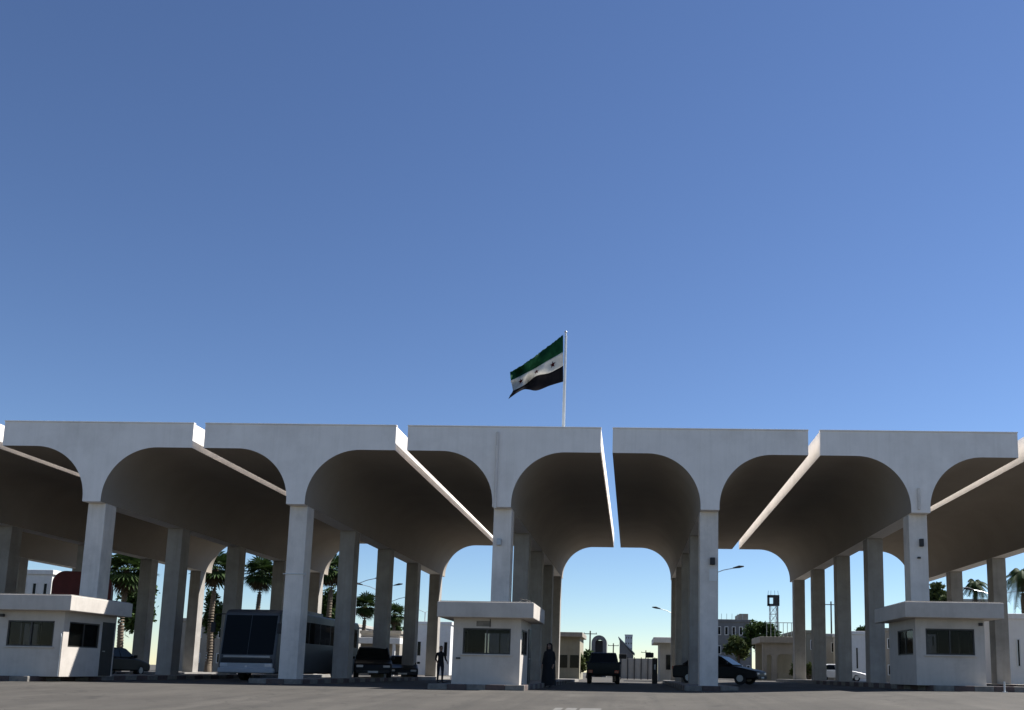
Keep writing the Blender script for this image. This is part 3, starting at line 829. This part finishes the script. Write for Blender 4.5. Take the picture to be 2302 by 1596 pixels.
# ------------------------------------------------------------------ plants
def palm(loc, h, crown, fronds, label, droop=1.0, seed=0, lean=0.0, fan=True):
    r = random.Random(seed)
    root = empty('palm_tree', loc); tag(root, label, 'palm tree', 'palm trees beyond the canopy')
    n = 9
    pts = [(lean * (k / n) ** 2 * h, .1 * math.sin(k), h * k / n) for k in range(n + 1)]
    t = MB()
    rad = [.24 - .09 * k / n + (.06 if k == 0 else 0) + (.05 if k == n else 0) for k in range(n + 1)]
    t.tube(pts, rad, 12)
    for k in range(int(h / .22)):          # leaf-base rings
        z = .2 + k * .22; f = z / h
        if f > .98: break
        cx = lean * f * f * h
        rr = .245 - .09 * f
        t.tube([(cx, .1 * math.sin(f * n), z), (cx, .1 * math.sin(f * n), z + .1)], [rr + .035, rr - .005], 12, caps=False)
    t.build('trunk', M['trunk'], root, smooth=R(50))
    top = Vector(pts[-1]); m = MB(); dm = MB()
    def frond(tgt, az, el, ln, dr):
        d = Vector((math.cos(az), math.sin(az), 0))
        side = Vector((-math.sin(az), math.cos(az), 0))
        if fan:                             # fan leaf: stalk and a round pleated blade cut into fingers
            sl = ln * .5
            p = top + d * (math.cos(el) * sl) + Vector((0, 0, math.sin(el) * sl - dr * .12 * sl))
            mid = (top + p) / 2 + Vector((0, 0, .08 * sl))
            tgt.tube([top, mid, p], [.03, .022, .016], 5, caps=False)
            ax = (p - mid).normalized()
            up = side.cross(ax).normalized()
            bl = ln * .55
            nf = 15
            for k in range(nf):
                a = (k / (nf - 1) - .5) * R(235)
                dirv = (ax * math.cos(a) + side * math.sin(a)).normalized()
                dz = -dr * (.25 + .35 * abs(math.sin(a)))
                q0 = p + dirv * bl * .62 + up * .05 * bl
                q1 = p + dirv * bl * (1.0 + r.random() * .12) + Vector((0, 0, dz * bl * .55))
                wv = dirv.cross(up).normalized() * (bl * .085)
                tgt.add([p, q0 - wv, q1, q0 + wv], [(0, 1, 2, 3)])
        else:                               # feather leaf with drooping leaflets
            prev = top; steps = 12
            for k in range(1, steps + 1):
                t_ = k / steps
                p = top + d * (ln * (t_ * math.cos(el) + .1 * t_)) + Vector((0, 0, ln * (t_ * math.sin(el) - dr * .75 * t_ * t_)))
                tgt.tube([prev, p], [.03 * (1.1 - t_), .03 * (1.05 - t_)], 4, caps=False)
                tl = ln * .26 * (1 - .6 * abs(t_ - .45))
                for s in (-1, 1):
                    for q in (0, .5):
                        b0 = prev.lerp(p, q)
                        e = b0 + (side * s * .75 + d * .45).normalized() * tl + Vector((0, 0, -tl * (.35 + .5 * dr * t_)))
                        wv = (p - prev).normalized() * .05
                        tgt.add([b0 - wv, b0 + wv, e + wv * .2, e - wv * .2], [(0, 1, 2, 3)])
                prev = p
    for k in range(fronds):
        az = k * 2.399 + r.random() * .4
        el = R(82 - 118 * (k / fronds) ** .85 + r.uniform(-8, 8))
        frond(m, az, el, crown * r.uniform(.85, 1.1), droop * r.uniform(.7, 1.2))
    m.build('crown', M['palm'], root)
    for k in range(max(6, fronds // 4) if fan else 3):
        frond(dm, k * 2.1 + r.random(), R(r.uniform(-72, -40)), crown * r.uniform(.6, .85), droop * 1.4)
    dm.build('dry_skirt', M['dead'], root)
    return root
def tree(loc, h, rx, rz_, nleaf, label, mat='leaf', seed=0, name='broadleaf_tree', cat='tree', trunk_h=None, leafsize=.22):
    r = random.Random(seed)
    root = empty(name, loc); tag(root, label, cat)
    th = trunk_h if trunk_h is not None else h - rz_ * 1.2
    t = MB(); t.tube([(0, 0, 0), (.06, .04, th * .5), (0, .05, th), (0, 0, th + rz_ * .5)], [.22, .17, .14, .06], 10)
    clumps = []
    for k in range(20):
        while True:
            q = Vector((r.uniform(-1, 1), r.uniform(-1, 1), r.uniform(-1, 1)))
            if .3 < q.length < 1: break
        c = Vector((q.x * rx * .82, q.y * rx * .82, h - rz_ + q.z * rz_ * .8))
        clumps.append((c, r.uniform(.24, .45)))
        t.tube([(0, 0, th * .9), c * .45 + Vector((0, 0, th * .52)), c], [.07, .045, .015], 6, caps=False)
    t.build('trunk', M['bark'], root, smooth=R(50))
    m = MB()
    for k in range(nleaf):
        c, cr = clumps[k % len(clumps)]
        q = Vector((r.gauss(0, .5), r.gauss(0, .5), r.gauss(0, .42)))
        p = c + Vector((q.x * rx * cr, q.y * rx * cr, q.z * rz_ * cr))
        a = Vector((r.uniform(-1, 1), r.uniform(-1, 1), r.uniform(-.6, .6))).normalized()
        b = a.cross(Vector((r.uniform(-1, 1), r.uniform(-1, 1), r.uniform(-1, 1)))).normalized()
        s = leafsize * r.uniform(.6, 1.3)
        m.add([p - a * s, p + b * s * .45, p + a * s, p - b * s * .45], [(0, 1, 2, 3)])
    m.build('crown', M[mat], root)
    return root
def palm_px(px, py_top, Y, crown_px, label, seed, fronds=26, droop=.9, fan=True, lean=0.0):
    p = at(px, py_top, Y); s = FPX / Y
    cr = crown_px / s
    return palm((p.x, Y, 0), max(2.5, p.z - cr * .55), cr, fronds, label, droop, seed, lean, fan)
palm_px(288, 1250, 68, 62, 'bushy fan palm seen just right of the left front column', 1, 34, 1.0)
palm_px(487, 1250, 72, 54, 'fan palm with a thick dark trunk left of the coach', 2, 30, 1.1)
palm_px(588, 1264, 80, 48, 'fan palm with round crown seen above the coach roof', 3, 34, .9)
palm_px(748, 1256, 74, 46, 'fan palm half hidden by columns right of the coach', 4, 30, 1.2)
palm_px(822, 1344, 88, 36, 'short fan palm behind the small kiosk', 5, 32, .8)
palm_px(888, 1364, 92, 32, 'fan palm between two columns behind the black off-road car', 6, 26, 1.0)
palm_px(2296, 1258, 70, 60, 'feather palm with drooping leaves at the right picture edge', 7, 24, 1.35, False)
palm_px(2188, 1292, 84, 34, 'ragged palm seen above the right booth roof', 8, 24, 1.3, False, .02)
def tree_px(px, py_top, Y, w_px, h_px, n, label, mat, seed, **k):
    p = at(px, py_top, Y); s = FPX / Y
    return tree((p.x, Y, 0), p.z, w_px / s / 2, h_px / s / 2, n, label, mat, seed, **k)
tree_px(1712, 1398, 82, 70, 70, 5200, 'dense dark tree left of the lattice mast', 'leaf', 11)
tree_px(1660, 1424, 86, 62, 58, 3800, 'loose grey-green tree in front of the flat-roofed grey building', 'leaf2', 12)
tree_px(2116, 1312, 76, 70, 60, 4200, 'round green tree seen above the right booth roof, next to its column', 'leaf2', 13)
tree_px(318, 1300, 74, 80, 120, 6000, 'bushy dark tree beside the fan palm behind the left booth', 'leaf', 16)
tree_px(486, 1330, 78, 56, 110, 4200, 'dark leafy tree under the fan palm left of the coach', 'leaf', 17)
tree_px(742, 1318, 80, 50, 110, 4200, 'dark leafy tree half hidden by columns right of the coach', 'leaf', 18)
tree_px(890, 1400, 96, 50, 80, 2600, 'dark leafy tree under the palm left of the middle booth', 'leaf', 19)
tree_px(1298, 1455, 80, 36, 60, 2600, 'small green tree beside the flat-roofed kiosk in the central bay', 'leaf2', 14)
tree_px(1945, 1405, 110, 44, 40, 2200, 'dark tree behind the small white house', 'leaf', 15)
for k, (px, Y) in enumerate(((1818, 66), (1838, 67), (1790, 69))):
    tree_px(px, 1482, Y, 34, 40, 900, ['low shrub at the foot of the ochre wall, left of its twin', 'low shrub at the foot of the ochre wall, right of its twin', 'low shrub beside the arched gatehouse'][k], 'leaf2', 20 + k, name='shrub', cat='shrub', trunk_h=.3, leafsize=.13)

# ------------------------------------------------------------------ buildings beyond
def building(name, px0, px1, py_top, Y, depth, mat, label, rows=0, cols=0, cat='building', parapet=.35, win=(.5, .5), door=False, group=None):
    a, b = at(px0, py_top, Y), at(px1, py_top, Y)
    w_, h = b.x - a.x, (a.z + b.z) / 2
    root = empty(name, ((a.x + b.x) / 2, Y, 0)); tag(root, label, cat, group)
    MB().box(-w_ / 2, w_ / 2, 0, depth, 0, h).build('wall', M[mat], root)
    if parapet:
        MB().box(-w_ / 2 - .12, w_ / 2 + .12, -.12, depth + .12, h + .002, h + parapet).build('roof', M[mat], root, bevel=.03)
    for r_ in range(rows):
        fh = h / rows
        for c in range(cols):
            cw = w_ / cols; ww, wh = cw * win[0], fh * win[1]
            x = -w_ / 2 + (c + .5) * cw; z = (r_ + .5) * fh + .1
            fr = MB()
            t = .07
            fr.box(x - ww / 2, x + ww / 2, -.05, .002, z - wh / 2, z - wh / 2 + t).box(x - ww / 2, x + ww / 2, -.05, .002, z + wh / 2 - t, z + wh / 2)
            fr.box(x - ww / 2, x - ww / 2 + t, -.048, .002, z - wh / 2 + t, z + wh / 2 - t).box(x + ww / 2 - t, x + ww / 2, -.048, .002, z - wh / 2 + t, z + wh / 2 - t)
            o = fr.build('window', M['white'], root)
            MB().box(x - ww / 2 + t, x + ww / 2 - t, -.02, -.004, z - wh / 2 + t, z + wh / 2 - t).build('pane', M['dglass'], o)
    if door:
        MB().box(-.5, .5, -.06, -.002, 0, 2.1).build('door', M['shutter'], root)
    return root, w_, h
building('service_building', 20, 118, 1291, 66, 4.5, 'white', 'white building showing left of the red covered truck', 3, 4, win=(.45, .4))
building('low_building', 395, 600, 1398, 95, 14, 'beige', 'long low beige building behind the coach', 2, 9, win=(.4, .4))
building('low_building', 660, 800, 1408, 98, 12, 'palebeige', 'pale low building behind the columns right of the coach', 1, 6, win=(.4, .4))
# kiosk with a sunlit projecting canopy
kr, kw, kh = building('kiosk', 812, 900, 1425, 84, 5, 'beige', 'small beige kiosk with a dark doorway behind the black off-road car', 0, 0, 'kiosk', .3)
MB().box(-kw / 2 - .3, kw / 2 + .3, -1.2, -.125, kh - .95, kh - .4).build('canopy_fascia', M['white'], kr, bevel=.03)
MB().box(-.9, .9, -.05, -.002, 0, 2.3).build('doorway', M['shutter'], kr)
for s in (-1.9, 1.6): MB().box(s - .12, s + .12, -1.15, -.95, 0, kh - .96).build('post', M['white'], kr)
building('white_hall', 915, 1014, 1404, 105, 18, 'white', 'wide white hall left of the middle booth', 1, 5, win=(.5, .3))
# kiosks in the central bay
k2, w2, h2 = building('toll_kiosk', 1258, 1304, 1432, 78, 6, 'ochre', 'flat-roofed kiosk on the left side of the central bay', 0, 0, 'kiosk', .0)
MB().box(-w2 / 2 - .5, w2 / 2 + .25, -.8, 6.3, h2 + .002, h2 + .4).build('roof', M['beige'], k2, bevel=.03)
for x in (-.55, .45): MB().box(x - .38, x + .38, -.04, -.002, 1.0, 2.1).build('window', M['dglass'], k2)
k3, w3, h3 = building('toll_kiosk', 1484, 1530, 1446, 72, 6, 'palebeige', 'flat-roofed kiosk on the right side of the central bay', 0, 0, 'kiosk', .0)
MB().box(-w3 / 2 - .55, w3 / 2 + .4, -.7, 6.5, h3 + .002, h3 + .45).build('roof', M['white'], k3, bevel=.03)
o = MB().box(-.35, .55, -.04, -.002, .95, 2.15).build('window', M['frame'], k3)
MB().box(-.30, .50, -.048, -.041, 1.0, 2.10).build('pane', M['dglass'], o)
# round-arched gateway
a = at(1347, 1428, 125); 
gr = empty('arched_gateway', (a.x, 125, 0)); tag(gr, 'round-arched grey gateway at the end of the central road', 'gateway')
ro, ri, zc = 1.0, .62, a.z - 1.0
s_ = 125 / FPX
ro = 17 * s_; ri = 8.5 * s_; zc = a.z - ro
n = 20
pr = [(ro * math.cos(math.pi * k / n), zc + ro * math.sin(math.pi * k / n)) for k in range(n + 1)]
inn = [(ri * math.cos(math.pi * k / n), zc + ri * math.sin(math.pi * k / n)) for k in range(n, -1, -1)]
MB().prism_y([(ro, 0)] + pr + [(-ro, 0), (-ri, 0)] + inn + [(ri, 0)], 0, 3.5).build('arch', M['grey'], gr, smooth=R(30))
MB().box(-ri + .02, ri - .02, 1.2, 1.4, 0, zc + ri * .7).build('gate_leaf', M['shutter'], gr)
# slanting roofed shed and far pale tower
a, b = at(1393, 1436, 135), at(1424, 1472, 135)
sr = empty('slanted_shed', (a.x, 135, 0)); tag(sr, 'grey shed with a steeply slanting roof at the end of the central road', 'shed')
ww = b.x - a.x
MB().prism_y([(0, 0), (ww, 0), (ww, b.z), (0, a.z)], 0, 10).build('wall', M['grey'], sr)
MB().add([(-.2, -.3, a.z + .15), (ww + .2, -.3, b.z + .05), (ww + .2, 10.3, b.z + .05), (-.2, 10.3, a.z + .15), (-.2, -.3, a.z + .35), (ww + .2, -.3, b.z + .25), (ww + .2, 10.3, b.z + .25), (-.2, 10.3, a.z + .35)],
         [(0, 3, 2, 1), (4, 5, 6, 7), (0, 1, 5, 4), (1, 2, 6, 5), (2, 3, 7, 6), (3, 0, 4, 7)]).build('roof', M['bluegrey'], sr)
for k in range(3): MB().box(.3 + k * .65, .55 + k * .65, -.04, -.002, .4, 2.6).build('opening', M['shutter'], sr)
building('far_tower', 1405, 1422, 1428, 420, 20, 'hazy', 'faint pale tower block far away behind the slanted shed', 7, 3, win=(.5, .35))
building('far_block', 1425, 1475, 1492, 430, 20, 'hazy', 'faint low block on the horizon in the central bay', 2, 8, win=(.4, .4))
# sliding gate panels across the central road
a, b = at(1396, 1478, 90), at(1472, 1482, 90)
sg = empty('sliding_gate', (a.x, 90, 0)); tag(sg, 'pale sheet-metal sliding gate closing the central road', 'gate')
wd = b.x - a.x; hh = (a.z + b.z) / 2
npan = 5
for k in range(npan):
    x0 = k * wd / npan
    MB().box(x0 + .02, x0 + wd / npan - .02, (k % 2) * .05, .06 + (k % 2) * .05, .08, hh).build('panel', M['palebeige'], sg, bevel=.01)
for k in range(npan + 1):
    MB().box(k * wd / npan - .04, k * wd / npan + .04, -.1, -.01, 0, hh + .12).build('post', M['dark'], sg)
# grey building with a block on its roof
b9, w9, h9 = building('flat_building', 1560, 1690, 1398, 118, 14, 'grey', 'grey flat-roofed building with a roof block behind the trees', 3, 8, win=(.5, .45))
p0, p1 = at(1664, 1379, 118), at(1683, 1379, 118)
bx0 = b9.location.x
MB().box(p0.x - bx0, p1.x - bx0, .5, 6, h9 + .36, p0.z).build('roof_block', M['beige'], b9)
for k in range(10):
    x = -w9 / 2 + (k + .2) * w9 / 11
    MB().box(x, x + .05, -.05, 0, h9 + .36, h9 + 1.1).build('rail_post', M['steel'], b9)
# arched gatehouse
a, b = at(1714, 1431, 72), at(1800, 1431, 72)
gh = empty('arched_gatehouse', ((a.x + b.x) / 2, 72, 0)); tag(gh, 'beige gatehouse with rounded openings below the lattice mast', 'gatehouse')
w_, h = b.x - a.x, a.z
def opening_wall(x0, x1, h, ops, y0, y1, mat, parent):
    """wall with round-cornered openings ops=[(a,b,top)]"""
    prof = [(x0, 0)]
    for (p_, q_, zt) in ops:
        r_ = min(.35, (q_ - p_) * .4)
        prof += [(p_, 0), (p_, zt - r_)]
        prof += [(p_ + r_ - r_ * math.cos(math.pi / 2 * k / 6), zt - r_ + r_ * math.sin(math.pi / 2 * k / 6)) for k in range(1, 7)]
        prof += [(q_ - r_ + r_ * math.sin(math.pi / 2 * k / 6), zt - r_ + r_ * math.cos(math.pi / 2 * k / 6)) for k in range(0, 7)]
        prof += [(q_, 0)]
    prof += [(x1, 0), (x1, h), (x0, h)]
    return MB().prism_y(prof, y0, y1).build('wall', M[mat], parent)
opening_wall(-w_ / 2, w_ / 2, h - .5, [(-w_ / 2 + .35, -w_ / 2 + .75, 2.3), (-w_ / 2 + 1.15, w_ / 2 - .3, 2.35)], 0, .35, 'beige', gh)
MB().box(-w_ / 2, w_ / 2, 4.0, 4.3, 0, h - .5).build('wall', M['ochre'], gh)
MB().box(-w_ / 2 - .25, w_ / 2 + .25, -.3, 4.6, h - .498, h).build('roof', M['beige'], gh, bevel=.03)
MB().box(-w_ / 2 + 1.2, w_ / 2 - .35, .05, .2, 0, .85).build('parapet', M['ochre'], gh)
for k in range(9): MB().box(-w_ / 2 + .3 + k * .33, -w_ / 2 + .34 + k * .33, -.2, -.16, h, h + 1.15).build('rail_post', M['steel'], gh)
MB().box(-w_ / 2 + .3, w_ / 2, -.21, -.15, h + 1.1, h + 1.15).build('rail', M['steel'], gh)
# buildings seen through the right columns
building('two_storey_house', 1795, 1835, 1424, 92, 10, 'ochre', 'ochre house seen between the rear columns of the right row', 2, 2, win=(.4, .4))
building('two_storey_house', 1840, 1905, 1432, 96, 10, 'palebeige', 'pale house with dark windows behind the side-on black sedan', 2, 3, win=(.45, .45))
building('small_house', 1914, 1960, 1427, 88, 8, 'white', 'small white house left of the right booth', 1, 2, win=(.3, .45))
building('low_building', 1985, 2070, 1420, 90, 8, 'beige', 'beige building hidden behind the right booth', 2, 3, win=(.4, .4))
building('guard_house', 2248, 2350, 1392, 58, 8, 'paint', 'grey guard house at the right picture edge behind the right booth', 1, 4, win=(.35, .4))
building('long_building', 2085, 2240, 1352, 120, 12, 'palebeige', 'pale long building seen under the right canopy', 3, 8, win=(.4, .4))

# lattice mast with a square frame on top
a = at(1738, 1338, 96); ms = empty('lattice_mast', (a.x, 96, 0)); tag(ms, 'tall lattice mast with an open dark box at its top', 'mast')
s_ = 96 / FPX; hw_ = 7.5 * s_; zt = a.z; zb = at(1738, 1362, 96).z
m = MB()
for sx in (-1, 1):
    for sy in (-1, 1): m.tube([(sx * hw_, sy * hw_, 0), (sx * hw_, sy * hw_, zb)], .035, 6)
m.build('legs', M['steel'], ms)
for k in range(9):
    z0 = k * zb / 9; z1 = (k + 1) * zb / 9
    m = MB()
    for sy in (-1, 1):
        m.tube([(-hw_, sy * hw_, z0), (hw_, sy * hw_, z1)], .018, 5); m.tube([(hw_, sy * hw_, z0), (-hw_, sy * hw_, z1)], .018, 5); m.tube([(-hw_, sy * hw_, z1), (hw_, sy * hw_, z1)], .022, 5)
    for sx in (-1, 1): m.tube([(sx * hw_, -hw_, z0), (sx * hw_, hw_, z1)], .018, 5)
    m.build('lattice_bay', M['steel'], ms)
m = MB(); q = 13 * s_
for x0, x1 in ((-q * .95, -q * .70), (q * .05, q)): m.box(x0, x1, -.35, .35, zb, zt)
m.box(-q * .95, q * .05, -.35, .35, zb, zb + .2).box(-q * .95, q * .05, -.35, .35, zt - .25, zt)
m.build('top_frame', M['dark'], ms)
for x in (-.9, -.4, .3, .9): MB().tube([(x * q, 0, zt), (x * q * .9, 0, zt + .5)], .02, 5).build('antenna', M['dark'], ms)
MB().tube([(hw_ + .1, 0, 0), (hw_ + .1, 0, zb)], .09, 8).build('cable_duct', M['dark'], ms)

# street lamps
def lamp(px, py, Y, label, arm=1.9, rise=.55, rz=0, both=True):
    p = at(px, py, Y)
    root = empty('street_lamp', (p.x, Y, 0), rz); tag(root, label, 'street lamp', 'street lamps beyond the canopy')
    h = p.z
    MB().tube([(0, 0, 0), (0, 0, h)], [.11, .06], 10).build('pole', M['steel'], root, smooth=R(40))
    for s in ((-1, 1) if both else (-1,)):
        ar = MB().tube([(0, 0, h - .05), (s * arm * .5, 0, h + rise * .62), (s * arm, 0, h + rise)], .035, 7).build('arm', M['steel'], root, smooth=R(40))
        MB().tube([(s * arm * .9, 0, h + rise * .96), (s * (arm + .35), 0, h + rise + .1), (s * (arm + .75), 0, h + rise + .14)], [.05, .12, .05], 8).build('lamp_head', M['dark'], ar, smooth=R(40))
lamp(802, 1312, 82, 'double-armed street lamp seen between the first and second columns right of the coach')
lamp(850, 1326, 96, 'double-armed street lamp hidden by a column left of the middle booth')
lamp(878, 1352, 100, 'double-armed street lamp behind the second gap left of the middle booth')
lamp(956, 1376, 110, 'double-armed street lamp nearest the middle booth on its left')
lamp(1515, 1380, 96, 'street lamp at the right edge of the central bay', 1.6)
lamp(1600, 1290, 76, 'street lamp whose arm shows right of the column beside the central bay', 2.0)
lamp(2240, 1340, 80, 'street lamp with an arm right of the right booth', 2.2)
lamp(640, 1300, 84, 'street lamp mostly hidden behind the column beside the coach', 1.8)

# utility poles and their wires far down the central road and to the right
def utility_pole(px, py, Y, label):
    p = at(px, py, Y)
    root = empty('utility_pole', (p.x, Y, 0)); tag(root, label, 'utility pole', 'utility poles beyond the gate')
    MB().tube([(0, 0, 0), (0, 0, p.z)], [.13, .09], 8).build('pole', M['bark'], root, smooth=R(40))
    MB().box(-.9, .9, -.05, .05, p.z - .45, p.z - .35).build('crossarm', M['bark'], root)
    for x in (-.8, 0, .8): MB().tube([(x, 0, p.z - .35), (x, 0, p.z - .2)], .035, 6).build('insulator', M['dark'], root)
    return root
utility_pole(1327, 1418, 118, 'utility pole left of the round-arched gateway')
utility_pole(1379, 1446, 150, 'utility pole right of the round-arched gateway')
utility_pole(1452, 1462, 170, 'utility pole seen above the sliding gate')
utility_pole(1868, 1352, 112, 'tall utility pole between two right-hand columns')
tree_px(1322, 1462, 100, 30, 40, 1500, 'small dark tree in front of the round-arched gateway', 'leaf', 31)
tree_px(1410, 1478, 150, 34, 24, 1200, 'low dark bush line in front of the slanted shed', 'leaf', 32, name='bush', cat='bush', trunk_h=.4)
tree_px(1440, 1484, 160, 30, 18, 900, 'small bush behind the sliding gate', 'leaf', 33, name='bush', cat='bush', trunk_h=.4)

# barrier machines at the ends of the central lanes
def barrier(px, Y, label, hgt=1.25, flip=1):
    p = at(px, 1500, Y)
    root = empty('lane_barrier', (p.x, Y, 0)); tag(root, label, 'barrier')
    MB().box(-.17, .17, -.2, .2, 0, hgt).build('cabinet', M['dark'], root, bevel=.03)
    MB().box(-.42 * flip - .18, -.42 * flip + .34, -.12, .12, hgt + .02, hgt + .34).build('signal_head', M['dark'], root, bevel=.04)
    MB().box(-.05, .05, -.24, -.205, hgt * .55, hgt * .75).build('pivot', M['steel'], root)
barrier(1472, 57, 'dark barrier machine left of the right-hand kiosk in the central bay', 1.6)
barrier(1383, 60, 'dark barrier machine right of the dark pickup truck', 1.55, -1)
